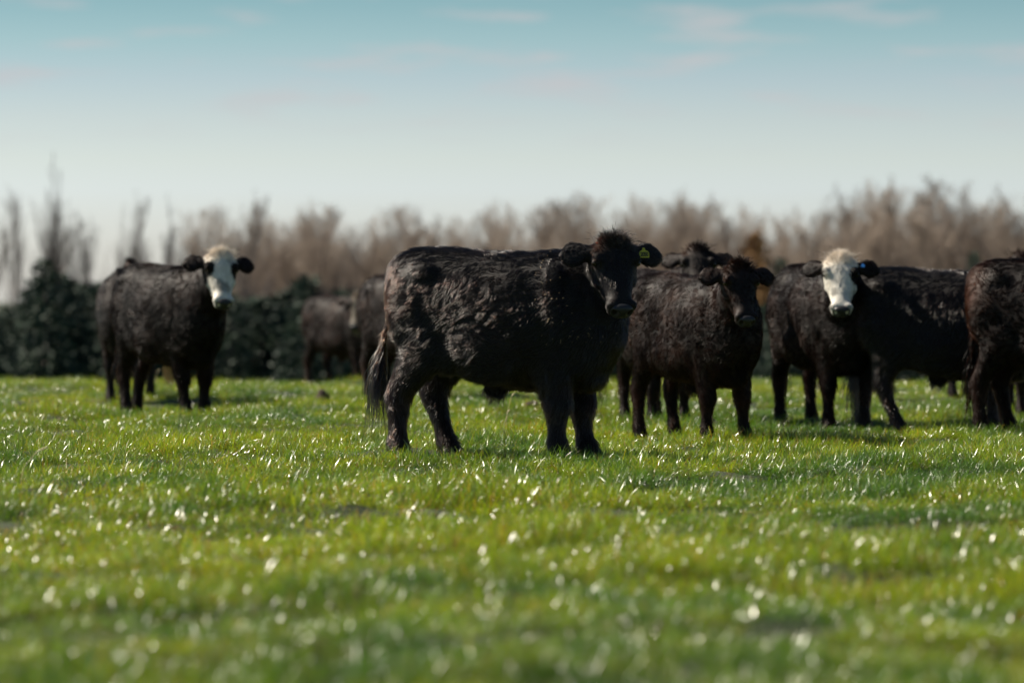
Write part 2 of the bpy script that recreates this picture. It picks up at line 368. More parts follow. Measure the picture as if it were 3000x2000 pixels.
def conifer(seed, H=4.5, W=1.5, mat=None):
    r = random.Random(seed); trunk = Acc(); crown = Acc()
    trunk.add(*tube_np([(0, 0, -0.1), (0, 0, H * 0.5), (0, 0, H * 0.96)], [0.09, 0.06, 0.015], 6))
    z = 0.25
    while z < H * 0.98:
        t = z / H; L = W * (1 - t) ** 0.8 * r.uniform(.8, 1.15) + 0.12
        nb = max(5, int(11 * (1 - t) + 3))
        for k in range(nb):
            a = 6.283 * (k + r.random()) / nb; l = L * r.uniform(.65, 1.12)
            d = np.array([math.cos(a), math.sin(a), 0]); sd_ = np.array([-d[1], d[0], 0])
            m = max(4, int(l * 11))
            for s in range(m):
                q = (s + r.random()) / m; c = d * l * q + np.array([0, 0, z + 0.18 * l * q - 0.28 * l * q * q + r.gauss(0, .05)])
                for e in range(3):
                    ang = r.uniform(-1.2, 1.2); dd = d * math.cos(ang) + sd_ * math.sin(ang) + np.array([0, 0, r.uniform(-.5, .6)])
                    ll = r.uniform(.13, .26); wv = np.cross(dd, [r.gauss(0, 1), r.gauss(0, 1), r.gauss(0, 1)]); wv = wv / max(np.linalg.norm(wv), 1e-6) * r.uniform(.025, .05)
                    crown.add([c - wv, c + wv, c + dd * ll + wv * .3, c + dd * ll - wv * .3], [(0, 1, 2, 3)])
        z += 0.17 + 0.12 * (1 - t)
    return trunk.mesh('trunk', m_bark), crown.mesh('crown', mat or m_needle, False)

def place_tree(name, meshes, X, Y, ztop, H0, label, cat, group, wide=1.0):
    g = gz(X, Y) - 0.05; s = (ztop - g) / H0
    t = empty(name, (X, Y, g), random.uniform(0, 6.28)); t.scale = (s * wide, s * wide, s)
    for nm, me in zip(('trunk', 'crown'), meshes): mesh_obj(nm, me, t)
    tag(t, label, cat, group); return t
BT = [bare_tree(i, dense=0.95 + 0.1 * (i % 2), spread=0.85 + 0.25 * (i % 3)) for i in range(4)]
BTD = [bare_tree(20 + i, dense=0.8, spread=0.6, twig=m_twig_dark) for i in range(3)]
CT = [conifer(50 + i, W=1.35 + 0.2 * i) for i in range(3)]
PROF = [(-400, 650), (0, 640), (60, 700), (140, 600), (240, 655), (330, 650), (430, 720), (520, 680), (680, 640), (740, 720), (800, 650), (920, 650), (1040, 700), (1100, 690), (1250, 665), (1400, 680), (1560, 655),
        (1660, 640), (1800, 650), (1960, 640), (2050, 680), (2110, 655), (2200, 665), (2330, 690), (2400, 690), (2440, 730), (2490, 650), (2560, 615), (2640, 640), (2720, 590), (2800, 620), (2860, 680), (2930, 650), (3000, 650), (3400, 630)]
def prof(x): return float(np.interp(x, [a for a, b in PROF], [b for a, b in PROF]))
rt = random.Random(5)
# distinct sparse trees at the left
LEFT = [(22, 625, 0), (140, 590, 1), (232, 640, 2), (330, 640, 0), (520, 690, 1), (560, 705, 2), (675, 640, 0)]
lab = ['bare dark tree at the far left edge of the treeline', 'tallest thin bare tree left of the white-faced cow, above a dark pine',
       'slender bare tree between the tallest left tree and the cow at left', 'bare tree rising over the rump of the left white-faced cow',
       'bare grey tree standing behind the back of the left white-faced cow', 'bare grey tree just left of the left white-faced head',
       'bare brown tree directly right of the left white-faced head']
for (x, y, k), l in zip(LEFT, lab):
    Y = rt.uniform(150, 165); X, zt = px(x, Y, y - 12)
    place_tree('bare_tree', BTD[k], X, Y, zt, 8.6, l, 'tree', 'bare trees of the distant treeline', 0.85)
# the dense wood
ZONES = [(0, 'beyond the left edge of the photo'), (120, 'at the far left'), (300, 'left of the left cow'), (480, 'over the back of the left cow'), (760, 'beside the left white face'), (960, 'above the smallest cow'),
         (1130, 'left of the rump of the tagged cow'), (1300, 'above the rump of the tagged cow'), (1500, 'above the back of the tagged cow'), (1700, 'above the withers of the tagged cow'),
         (1900, 'behind the head of the tagged cow'), (2040, 'left of the raised dark head'), (2180, 'right of the raised dark head'), (2320, 'by the orange tree'), (2450, 'left of the right white face'),
         (2600, 'right of the right white face'), (2750, 'above the curly-coated cow'), (2880, 'above the gap before the cut cow'), (3001, 'above the cow cut by the edge'), (9999, 'beyond the right edge of the photo')]
x = -330
while x < 3330:
    left = x < 600
    for row in range(1 if left else 3):
        Y = [158, 178, 200][row] + rt.uniform(-7, 7); xx = x + rt.uniform(-45, 45); yy = 10 + prof(xx) + rt.choice((rt.uniform(-25, 20), rt.uniform(10, 95))) + (30 if left else 0)
        X, zt = px(xx, Y, yy)
        zone = 'bare %s tree, %s, %s' % ('grey' if left else 'brown', 'sparse treeline' if left else ('front row', 'middle row', 'back row')[row], next(l for q, l in ZONES if xx < q))
        place_tree('bare_tree', (BTD if left else BT)[rt.randrange(3)], X, Y, zt, 8.6, zone, 'tree', 'bare trees of the distant treeline', rt.uniform(.9, 1.3) if left else rt.uniform(1.2, 2.1))
    x += 95 if left else 46
def ordinals(name):
    by = {}
    for o in list(COL.objects):
        if o.parent is None and o.name.startswith(name): by.setdefault(o['label'], []).append(o)
    words = ['first', 'second', 'third', 'fourth', 'fifth', 'sixth', 'seventh', 'eighth', 'ninth', 'tenth', 'eleventh', 'twelfth']
    for l, os_ in by.items():
        if len(os_) < 2 or len(os_) > 12: continue
        os_.sort(key=lambda o: o.location.x / o.location.y)
        for o, w_ in zip(os_, words): o['label'] = l + ', ' + w_ + ' from left'
ordinals('bare_tree')
# evergreens in front of the wood
CPROF = [(-400, 860), (-20, 900), (30, 880), (80, 830), (140, 770), (190, 820), (280, 800), (400, 850), (560, 840), (680, 850), (760, 830), (850, 830), (900, 805), (960, 850), (1040, 850), (1100, 830), (1300, 880), (2000, 880), (2200, 850), (2400, 880), (3400, 870)]
x = -260
while x < 3300:
    for row in range(2):
        Y = 101 + 9 * row + rt.uniform(-3, 3); xx = x + rt.uniform(-25, 25)
        yy = float(np.interp(xx, [a for a, b in CPROF], [b for a, b in CPROF])) + rt.uniform(-5, 45)
        X, zt = px(xx, Y, yy)
        zone = 'dark evergreen, %s, %s' % (('nearer row', 'farther row')[row], next(l for q, l in ZONES if xx < q))
        place_tree('evergreen_tree', CT[rt.randrange(3)], X, Y, zt, 4.5, zone, 'tree', 'dark evergreens along the far edge of the pasture', rt.uniform(1.0, 1.35))
    x += 58 if x < 1130 else 85
for (x, y, l, wd) in ((135, 752, 'tall pointed dark evergreen under the tallest bare tree at far left', .9), (905, 800, 'taller dark evergreen above the small grazing cow', 1.0),
                      (2290, 752, 'narrow dark green evergreen above the middle of the herd', .55), (2852, 735, 'pointed green evergreen above the backs of the cattle at the right', .5)):
    Y = 96; X, zt = px(x, Y, y)
    place_tree('evergreen_tree', CT[0], X, Y, zt, 4.5, l, 'tree', 'dark evergreens along the far edge of the pasture', wd)
ordinals('evergreen_tree')
OT = conifer(90, W=2.4, mat=m_needle_y)
X, zt = px(2212, 125, 672); place_tree('leafy_tree', OT, X, 125, zt, 4.5, 'orange brown leafy tree in the treeline between the dark head and the white face', 'tree', None, .62)
# undergrowth of the wood: nobody could count its stems
bm_ = Acc(); r_ = random.Random(3)
for k in range(16000):
    xx = r_.uniform(560, 3300) if r_.random() < .9 else r_.uniform(-300, 600); Y = r_.uniform(135, 190); X = px(xx, Y); z0 = gz(X, Y) if k < 1 else -3.1
    h = r_.uniform(2.5, 7.6 if xx > 700 else 4.6) ; dx, dy = r_.gauss(0, .35), r_.gauss(0, .35); wv = r_.uniform(.012, .03)
    bm_.add([(X - wv, Y, z0), (X + wv, Y + .02, z0), (X + dx * .4 + wv * .6, Y + dy, z0 + h * .6), (X + dx * .4 - wv * .6, Y + dy, z0 + h * .6)], [(0, 1, 2, 3)])
    for q in range(4):
        t = r_.uniform(.3, 1); a = r_.uniform(-.8, .8); l = r_.uniform(.4, 1.1); bx, bz = X + dx * .4 * t, z0 + h * .6 * t
        bm_.add([(bx - .012, Y, bz), (bx + .012, Y, bz), (bx + a * l + .006, Y + a * .3, bz + l), (bx + a * l - .006, Y + a * .3, bz + l)], [(0, 1, 2, 3)])
u = mesh_obj('undergrowth', bm_.mesh('undergrowth', m_brush, False)); tag(u, 'tangled bare brown undergrowth filling the foot of the distant wood', 'undergrowth', kind='stuff')

# ------------------------------------------------------------------ cattle
def catmull(P, m):
    P = np.asarray(P, float); n = len(P); q = np.linspace(0, n - 1, m); i = np.minimum(q.astype(int), n - 2); t = (q - i)[:, None]
    g = lambda k: P[np.clip(k, 0, n - 1)]
    p0, p1, p2, p3 = g(i - 1), g(i), g(i + 1), g(i + 2)
    return 0.5 * ((2 * p1) + (-p0 + p2) * t + (2 * p0 - 5 * p1 + 4 * p2 - p3) * t * t + (-p0 + 3 * p1 - 3 * p2 + p3) * t ** 3)
def loft(acc, C, A, B, ra, rb, sides=24, ex=2.0):
    """closed loft: centres C, axes A/B, radii ra/rb"""
    n = len(C); V = []; F = []
    for i in range(n):
        for s in range(sides):
            a = 2 * math.pi * s / sides; ca, sa = math.cos(a), math.sin(a)
            ca = math.copysign(abs(ca) ** (2 / ex), ca); sa = math.copysign(abs(sa) ** (2 / ex), sa)
            V.append(C[i] + A[i] * ra[i] * ca + B[i] * rb[i] * sa)
    for i in range(n - 1):
        for s in range(sides):
            s2 = (s + 1) % sides
            F.append((i * sides + s, i * sides + s2, (i + 1) * sides + s2)); F.append((i * sides + s, (i + 1) * sides + s2, (i + 1) * sides + s))
    V.append(C[0]); V.append(C[-1]); c0, c1 = n * sides, n * sides + 1
    for s in range(sides):
        s2 = (s + 1) % sides
        F.append((c0, s2, s)); F.append((c1, (n - 1) * sides + s, (n - 1) * sides + s2))
    acc.add(V, F)
def blob(acc, c, rx, ry, rz, M=None):
    M = np.eye(3) if M is None else M
    n = 12; t = np.linspace(-1, 1, n) * 0.999; th = np.arcsin(t)
    C = np.array([np.array(c) + M[:, 0] * rx * math.sin(x) for x in th])
    loft(acc, C, [M[:, 1]] * n, [M[:, 2]] * n, [ry * max(math.cos(x), .03) for x in th], [rz * max(math.cos(x), .03) for x in th], 16)

EX, EY, EZ = np.eye(3)
def build_body(P):
    acc = Acc()
    # trunk:  x, top, bottom, half width
    T = np.array([(-.765, 1.10, .93, .06), (-.745, 1.19, .80, .135), (-.68, 1.235, .68, .20), (-.52, 1.27, .60, .255), (-.30, 1.262, .52, .275), (-.05, 1.24, .45, .315), (.18, 1.238, .425, .32),
                  (.38, 1.248, .42, .285), (.54, 1.225, .45, .25), (.66, 1.15, .53, .20), (.74, 1.05, .63, .14), (.79, .95, .72, .07)])
    T = catmull(T, 34)
    C = np.stack([T[:, 0], 0 * T[:, 0], (T[:, 1] + T[:, 2]) / 2], 1); n = len(C)
    loft(acc, C, [EY] * n, [EZ] * n, T[:, 3], (T[:, 1] - T[:, 2]) / 2, 32, 2.25)
    for s in (-1, 1):
        blob(acc, (-.46, s * .17, 1.13), .12, .085, .07)       # hook bone
        blob(acc, (.38, s * .185, .88), .17, .115, .30)           # shoulder
        blob(acc, (-.53, s * .15, .90), .20, .125, .28)          # thigh
        blob(acc, (-.30, s * .16, .64), .15, .10, .13)           # stifle / flank
        blob(acc, (.0, s * .17, .70), .35, .16, .24)             # barrel
    blob(acc, (.54, 0, .53), .14, .13, .11)                      # brisket
    k_ = .045 if P.get('tan_sheath') else 0
    blob(acc, (-.06 + k_, 0, .43), .08, .035, .05); blob(acc, (-.03 + k_, 0, .405 - k_ * .8), .028 + k_ * .4, .018 + k_ * .4, .04 + k_ * .5)   # sheath
    # legs: x, y, z, rx, ry
    FL = [(.40, .17, .86, .15, .09), (.38, .165, .66, .15, .105), (.37, .155, .52, .134, .10), (.38, .15, .42, .106, .086), (.392, .145, .33, .090, .076), (.385, .145, .26, .062, .055),
          (.38, .145, .18, .050, .046), (.385, .145, .11, .064, .058), (.40, .145, .06, .068, .062), (.41, .145, .0, .076, .066)]
    HL = [(-.50, .14, .95, .20, .115), (-.45, .16, .78, .185, .115), (-.44, .165, .66, .19, .11), (-.50, .16, .54, .15, .09), (-.575, .15, .45, .108, .074), (-.605, .148, .38, .086, .066),
          (-.60, .148, .29, .064, .054), (-.59, .148, .19, .053, .048), (-.58, .148, .11, .066, .058), (-.565, .148, .06, .068, .062), (-.555, .148, .0, .078, .066)]
    for key, base, s in (('fr', FL, -1), ('fl', FL, 1), ('hr', HL, -1), ('hl', HL, 1)):
        d = P.get(key, 0.0); dy = P.get(key + 'y', 0.0)
        L = catmull(base, 26); z = L[:, 2]; k = np.clip((0.80 - z) / 0.80, 0, 1) ** 1.15
        Cx = np.stack([L[:, 0] + d * k, s * (L[:, 1]) + dy * k, z], 1)
        lt = 1 - (1 - P.get('leg_k', .84)) * (1 - smooth01(z, .45, .75))
        loft(acc, Cx, [EX] * 26, [EY] * 26, L[:, 3] * lt, L[:, 4] * lt, 18)
    # head frame
    ph, pt, rl = P['hyaw'], P['hpitch'], P.get('hroll', 0)
    U = np.array([math.cos(ph) * math.cos(pt), math.sin(ph) * math.cos(pt), -math.sin(pt)])
    Vv = np.array([math.cos(ph) * math.sin(pt), math.sin(ph) * math.sin(pt), math.cos(pt)])
    W = np.cross(Vv, U)
    Vv, W = Vv * math.cos(rl) + W * math.sin(rl), W * math.cos(rl) - Vv * math.sin(rl)
    U = U * .90; Vv = Vv * 1.12; W = W * 1.17
    O = np.array(P['poll'], float)
    hp = lambda u, v, w_: O + U * u + Vv * v + W * w_
    # neck
    Fh = np.array([math.cos(ph), math.sin(ph), 0])
    A0 = np.array([.34, 0, .90]); E0 = hp(.10, -.13, 0)
    B0 = A0 + np.array([.27, 0, .08]); D0 = E0 - Fh * .16 + np.array([0, 0, -.07])
    t = np.linspace(0, 1, 16)[:, None]
    C = (1 - t) ** 3 * A0 + 3 * (1 - t) ** 2 * t * B0 + 3 * (1 - t) * t * t * D0 + t ** 3 * E0
    Tn = nrm(np.gradient(C, axis=0)); side = nrm(np.cross(EZ, Tn)); up = np.cross(Tn, side)
    t = t[:, 0]
    loft(acc, C, side, up, np.interp(t, [0, .35, .7, 1], [.235, .205, .155, .11]), np.interp(t, [0, .35, .7, 1], [.33, .285, .205, .13]), 24)
    # skull: u, top v, bottom v, half width
    H = np.array([(-.055, .005, -.09, .05), (-.03, .035, -.13, .095), (.02, .05, -.16, .122), (.09, .052, -.185, .128), (.15, .043, -.185, .122), (.21, .03, -.165, .102), (.28, .018, -.14, .083),
                  (.35, .010, -.12, .068), (.40, .006, -.108, .072), (.445, -.006, -.10, .072), (.472, -.028, -.088, .060), (.482, -.046, -.07, .03)])
    H = catmull(H, 30); n = len(H)
    C = np.array([hp(h[0], (h[1] + h[2]) / 2, 0) for h in H])
    loft(acc, C, [W] * n, [Vv] * n, H[:, 3], (H[:, 1] - H[:, 2]) / 2, 24, 2.3)
    J = catmull(np.array([(.12, -.15, .075, .05), (.22, -.145, .06, .045), (.32, -.125, .048, .034), (.40, -.112, .044, .030), (.435, -.105, .034, .022)]), 14)
    loft(acc, np.array([hp(j[0], j[1], 0) for j in J]), [W] * 14, [Vv] * 14, J[:, 2], J[:, 3], 16)
    M = np.stack([U, W, Vv], 1)
    for s in (-1, 1):
        blob(acc, hp(.105, .018, s * .100), .045, .032, .032, M)     # brow
        blob(acc, hp(.18, -.075, s * .085), .075, .035, .05, M)      # cheek
        blob(acc, hp(.425, -.025, s * .052), .038, .034, .034, M)    # nostril wing
        # ear
        et = P.get('ear', 0.0); out_ = nrm(W * s * .93 - U * (.02 + (et if s > 0 else -et)) - Vv * .22); wide = nrm(np.cross(out_, Vv)) * 1.3; thick = np.cross(out_, wide)
        E = catmull(np.array([(-.02, .030, .028), (.03, .034, .024), (.07, .052, .018), (.115, .066, .015), (.155, .056, .014), (.185, .030, .012), (.198, .012, .010)]), 16)
        b0 = hp(.022, -.035, s * .10)
        Ce = np.array([b0 + out_ * e[0] * 1.1 for e in E])
        loft(acc, Ce, [wide] * 16, [thick] * 16, E[:, 1], E[:, 2] + .004, 16)
    blob(acc, hp(-.02, .02, 0), .055, .075, .035, M)                 # poll
    # tail
    tw = P.get('tail', (0, 0))
    tp = catmull(np.array([(-.68, 0, 1.20, .04), (-.735, 0, 1.17, .033), (-.745, tw[1] * .2, 1.05, .026), (-.735 + tw[0] * .3, tw[1] * .5, .88, .024), (-.74 + tw[0] * .7, tw[1] * .8, .70, .022), (-.73 + tw[0], tw[1], .55, .02)]), 22)
    loft(acc, tp[:, :3], [EX] * 22, [EY] * 22, tp[:, 3], tp[:, 3], 10)
    head = dict(O=O, U=U, V=Vv, W=W)
    return acc, head, tp

def to_head(p, h):
    q = p - h['O']; return q @ h['U'] / float(h['U'] @ h['U']), q @ h['V'] / float(h['V'] @ h['V']), q @ h['W'] / float(h['W'] @ h['W'])

def remesh(acc, voxel, head, iters):
    me = np_mesh('raw', acc.V, acc.F)
    ob = bpy.data.objects.new('raw', me); COL.objects.link(ob)
    m = ob.modifiers.new('r', 'REMESH'); m.mode = 'VOXEL'; m.voxel_size = voxel; m.adaptivity = 0
    dg = bpy.context.evaluated_depsgraph_get(); dg.update()
    ev = ob.evaluated_get(dg); new = bpy.data.meshes.new_from_object(ev)
    bpy.data.objects.remove(ob); bpy.data.meshes.remove(me)
    nv = len(new.vertices); co = np.empty(nv * 3, np.float32); new.vertices.foreach_get('co', co); co = co.reshape(-1, 3).astype(float)
    ed = np.empty(len(new.edges) * 2, np.int32); new.edges.foreach_get('vertices', ed); ed = ed.reshape(-1, 2)
    deg = np.bincount(ed.ravel(), minlength=nv).astype(float)
    u, v, w_ = to_head(co, head)
    hd = smooth01(np.linalg.norm(co - (head['O'] + head['U'] * .2), axis=1), .26, .45)
    legs = smooth01(co[:, 2], .35, .62)
    wt = 0.6 * (0.12 + 0.88 * hd) * (0.18 + 0.82 * legs)
    for _ in range(iters):
        s = np.zeros_like(co)
        for a in range(3):
            s[:, a] = np.bincount(ed[:, 0], co[ed[:, 1], a], nv) + np.bincount(ed[:, 1], co[ed[:, 0], a], nv)
        co += (s / deg[:, None] - co) * wt[:, None]
    new.vertices.foreach_set('co', co.astype(np.float32).ravel())
    new.polygons.foreach_set('use_smooth', np.ones(len(new.polygons), bool)); new.update()
    new.materials.clear(); new.materials.append(m_hide)
    return new

BLACK = np.array([.0016, .0013, .0013]); BROWN = np.array([.045, .016, .008]); WHITE = np.array([.74, .71, .64]); TAN = np.array([.70, .46, .24])
def coat_color(p, nrm_, h, P, rnd):
    """base coat colour by place on the animal"""
    n = len(p); c = np.tile(BLACK, (n, 1))
    nz1 = vnoise(p * 6, 71); nz2 = vnoise(p * 23, 73)
    rear = smooth01(-p[:, 0], .58, .76) * smooth01(p[:, 2], .35, .6) * (1 - smooth01(p[:, 2], 1.02, 1.2))
    leg = (1 - smooth01(p[:, 2], .35, .6)) * .15
    br = P.get('brown', .2)
    k = np.clip(rear * (.35 + .9 * nz1) * (.6 + br) + leg * nz1 + br * (.05 + 1.0 * nz1 * nz2) + (rnd - .5) * .08, 0, 1)
    if P.get('rump_brown'):
        k = np.clip(k + smooth01(-p[:, 0], .5, .7) * smooth01(p[:, 2], .8, 1.05) * .45, 0, 1)
    c = c * (1 - k[:, None]) + BROWN * k[:, None]
    if P.get('rust'):
        kr = (p[:, 0] > -.748) * smooth01(-p[:, 0], .66, .74) * smooth01(p[:, 2], .45, .65) * (1 - smooth01(p[:, 2], .95, 1.1)) * (.3 + .7 * nz1)
        c = c * (1 - kr[:, None]) + np.array([.15, .05, .022]) * kr[:, None]
    u, v, w_ = to_head(p, h)
    ishead = (u > -.12) & (u < .55) & (np.abs(w_) < .35) & (v > -.26) & (v < .12)
    # reddish fringe at the poll
    kp = (ishead & (u > -.05) & (v > -.03)) * smooth01(-w_, .0, .09) * (1 - smooth01(u, .02, .09)) * (np.abs(w_) < .11) * .16 * nz2 * (P.get('white') is None)
    c = c * (1 - kp[:, None]) + np.array([.16, .05, .02]) * kp[:, None]
    wm = P.get('white')
    if wm:
        aw = np.abs(w_); wob = (nz1 - .5) * .05
        m = ishead & (aw < .118 + wob * .6) & (v > -.20) & (u > -.09)
        m &= ~((u < .02) & (v < -.05))
        m &= ~((u < .25) & (v < -.075 + wob) & (u > -.1))
        eye_l = ((u - .125) / .058) ** 2 + ((w_ + .105) / .045) ** 2 + ((v - .0) / .09) ** 2     # camera-left eye is w < 0
        eye_r = ((u - .135) / .068) ** 2 + ((w_ - .105) / .050) ** 2 + ((v - .0) / .09) ** 2
        if wm == 'patches': m &= (eye_l > 1.3) & (eye_r > .9)
        if wm == 'right': m &= (eye_l > .12) & (eye_r > 1.0)
        if wm == 'blaze': m &= (aw < .05) & (v > -.12)
        wc = WHITE * (.85 + .3 * nz2[:, None]) * (1 - .55 * smooth01(vnoise(p * 17 + 3, 75), .60, .80) * smooth01(u, .02, .10))[:, None]
        chin = smooth01(-v, .085, .12) * smooth01(u, .33, .40) * (.9 if wm == 'right' else .6)
        cream = (1 - smooth01(u, .0, .10)) * .3
        wc = wc * (1 - cream[:, None]) + np.array([.66, .46, .30]) * cream[:, None]
        wc = wc * (1 - chin[:, None]) + np.array([.42, .40, .05]) * chin[:, None]
        c[m] = wc[m] * (np.array([.27, .24, .21]) if wm == 'blaze' else 1)
    if P.get('tan_sheath'):
        m = (np.abs(p[:, 1]) < .08) & (p[:, 2] < .435) & (np.abs(p[:, 0] - .0) < .11)
        c[m] = TAN
    return c

def hair_obj(name, pts, rad0, cols, parent, taper=True):
    """pts (n,k,3)"""
    n, k, _ = pts.shape
    hc = bpy.data.hair_curves.new(name); hc.add_curves([k] * n)
    hc.attributes['position'].data.foreach_set('vector', pts.astype(np.float32).ravel())
    ra = hc.attributes.get('radius') or hc.attributes.new('radius', 'FLOAT', 'POINT')
    tp = np.linspace(1, .18, k) if taper else np.ones(k)
    ra.data.foreach_set('value', (np.asarray(rad0).reshape(-1, 1) * tp[None, :] * np.ones((n, k))).astype(np.float32).ravel())
    ca = hc.attributes.new('hcol', 'FLOAT_COLOR', 'CURVE'); c4 = np.ones((n, 4), np.float32); c4[:, :3] = cols; ca.data.foreach_set('color', c4.ravel())
    hc.materials.append(HM[0])
    o = bpy.data.objects.new(name, hc); COL.objects.link(o); o.parent = parent
    o['kind'] = 'stuff'
    return o

def coat(me, h, P, n, parent, rad, seed):
    r = np.random.default_rng(seed)
    me.calc_loop_triangles(); nt_ = len(me.loop_triangles)
    tri = np.empty(nt_ * 3, np.int32); me.loop_triangles.foreach_get('vertices', tri); tri = tri.reshape(-1, 3)
    nv = len(me.vertices); co = np.empty(nv * 3, np.float32); me.vertices.foreach_get('co', co); co = co.reshape(-1, 3).astype(float)
    no = np.empty(nv * 3, np.float32); me.vertices.foreach_get('normal', no); no = no.reshape(-1, 3).astype(float)
    a, b, c = co[tri[:, 0]], co[tri[:, 1]], co[tri[:, 2]]
    ar = np.linalg.norm(np.cross(b - a, c - a), axis=1)
    cen = (a + b + c) / 3
    hu, hv, hw = to_head(cen, h)
    hd = (hu > -.1) & (hu < .5) & (np.abs(hw) < .33) & (hv > -.2)
    ar = ar * np.where(hd, 2.0, 1.0) * np.where(cen[:, 2] < .05, 0.3, 1)
    cs = np.cumsum(ar); cs /= cs[-1]
    ti = np.minimum(np.searchsorted(cs, r.random(n)), nt_ - 1)
    r1 = np.sqrt(r.random(n)); r2 = r.random(n)
    wa, wb, wc = 1 - r1, r1 * (1 - r2), r1 * r2
    p = a[ti] * wa[:, None] + b[ti] * wb[:, None] + c[ti] * wc[:, None]
    nn = nrm(no[tri[ti, 0]] * wa[:, None] + no[tri[ti, 1]] * wb[:, None] + no[tri[ti, 2]] * wc[:, None])
    u, v, w_ = to_head(p, h)
    nose = (u > .435) & (np.abs(w_) < .075) & (v > -.095) | ((u > .40) & (np.abs(w_) < .05) & (v > -.02) & (u > .42))
    eyes = ((u - .125) / .030) ** 2 + ((np.abs(w_) - .118) / .028) ** 2 + ((v - .0) / .028) ** 2 < 1
    k = ~(nose | eyes) & (p[:, 2] > .012)
    p, nn, u, v, w_ = p[k], nn[k], u[k], v[k], w_[k]; n = len(p)
    ishead = (u > -.10) & (u < .52) & (np.abs(w_) < .14) & (v > -.20) & (v < .12)
    isear = (np.abs(w_) >= .13) & (np.abs(w_) < .36) & (np.abs(u - .01) < .13) & (np.abs(v + .06) < .11)
    low = 1 - smooth01(p[:, 2], .35, .65)
    fl = np.zeros((n, 3)); fl[:, 0] = -.8 + .5 * low; fl[:, 2] = -.45 - .8 * low
    fl += vvec(p * 3.5, 5 + seed) * .8 + vvec(p * np.array([7.0, 10, 12]), 15 + seed) * .66 + vvec(p * 22.0, 19 + seed) * .12
    toward = np.abs(fl) * 0
    # head: away from the whorl on the forehead
    hf = (u - .07)[:, None] * h['U'] * 1.0 + w_[:, None] * h['W'] * .8 + h['V'] * .02
    hf = nrm(hf) * np.where(u < .07, .9, 1.0)[:, None] + vvec(p * 20, 25 + seed) * .3
    fl = np.where(ishead[:, None], hf, fl)
    ef = h['W'] * np.sign(w_)[:, None] + vvec(p * 20, 35) * .25 + np.array([0, 0, -.25])
    fl = np.where(isear[:, None], ef, fl)
    # locks: hairs in one cell lean together
    cs_ = np.where(ishead | isear, .020, .036)
    q = np.floor(p / cs_[:, None] * np.array([.6, 1, 1]) + vvec(p * 14, 45) * .5).astype(np.int64)
    cell = np.stack([hash3(q[:, 0], q[:, 1], q[:, 2], s) for s in (1, 2, 3)], 1) * 2 - 1
    fl = fl + cell * .26
    tg = fl - nn * np.sum(fl * nn, 1, keepdims=True); tg = nrm(tg)
    lift = .20 + .14 * r.random(n) + .50 * smooth01(nn[:, 2], .80, .99) + .09 * cell[:, 0] + .20 * low
    shag = P.get('shag', 1.0)
    L = np.full(n, .044) * shag
    L = np.where((p[:, 0] < -.55) & (p[:, 2] > .5), .046 * shag, L)
    L = np.where(ishead, np.where(u < .3, .026, .014), L)
    tuft = ishead & (u < .06) & (v > -.03) & (np.abs(w_) < .11)
    L = np.where(tuft, .040 - .15 * np.abs(w_) + .018 * r.random(n), L); lift = np.where(tuft, .55 + .4 * r.random(n), lift)
    L = np.where(isear, .024, L)
    topl = (nn[:, 2] > .8) & (p[:, 0] < .5) & ~ishead & ~isear
    L = np.where(topl, L * 1.0, L)
    bel = (nn[:, 2] < -.6) & (p[:, 2] < .6) & (p[:, 2] > .3)
    L = np.where(bel, .04, L)
    sh = (np.abs(p[:, 1]) < .05) & (p[:, 2] < .44) & (np.abs(p[:, 0] + .03) < .09) & (p[:, 2] > .25)
    L = np.where(sh, .055, L); lift = np.where(sh, .8, lift)
    L = L * (.65 + .7 * r.random(n)) * (.8 + .4 * vnoise(p * 9, 55))
    K = 5
    pts = np.zeros((n, K, 3)); cur = p - nn * .002; pts[:, 0] = cur
    curl = r.normal(0, 1, (n, 3)) * .08; jit = r.normal(0, 1, (n, 3)) * .055
    cellc = (q + .5) * cs_[:, None] / np.array([.6, 1, 1])
    for i in range(1, K):
        t = i / (K - 1)
        lf = lift * (1 - .45 * t)
        d = tg * np.cos(lf)[:, None] + nn * np.sin(lf)[:, None] + jit + curl * math.sin(t * 5) + np.array([0, 0, -.25 * t]) + cell * .12 * t
        cur = cur + nrm(d) * (L / (K - 1))[:, None]; pts[:, i] = cur
    conv = (cellc - p); conv -= nn * np.sum(conv * nn, 1, keepdims=True)
    for i in range(1, K): pts[:, i] += np.clip(conv, -.018, .018) * (.32 * (i / (K - 1)) ** 1.5)
    rnd = r.random(n)
    cols = coat_color(p, nn, h, P, rnd) * (.8 + .5 * rnd[:, None])
    hair_obj('coat_hair', pts, rad * (.7 + .6 * r.random(n)) * np.where(ishead, .8, 1), cols, parent)

def strands(name, parent, roots, dirs, L, rad, cols, seed, wave=.25, droop=.6, K=8, locks=0):
    r = np.random.default_rng(seed); n = len(roots); pts = np.zeros((n, K, 3)); cur = roots.copy(); pts[:, 0] = cur; d = dirs.copy()
    ph = r.random((n, 3)) * 6.28; lk = r.normal(0, 1, (n, 3)) * .25
    if locks:
        li = r.integers(0, locks, n); ph = (r.random((locks, 3)) * 6.28)[li] + r.normal(0, .35, (n, 3)); lk = (r.normal(0, 1, (locks, 3)) * .22)[li] + r.normal(0, .05, (n, 3)); L = L * (.5 + .65 * r.random(locks))[li] * 1.1
    for i in range(1, K):
        t = i / (K - 1)
        dd = nrm(d + lk * .6 + np.array([0, 0, -droop]) * t + wave * np.sin(ph + t * 7)); cur = cur + dd * (L / (K - 1)).reshape(-1, 1); pts[:, i] = cur
    return hair_obj(name, pts, rad, cols, parent)

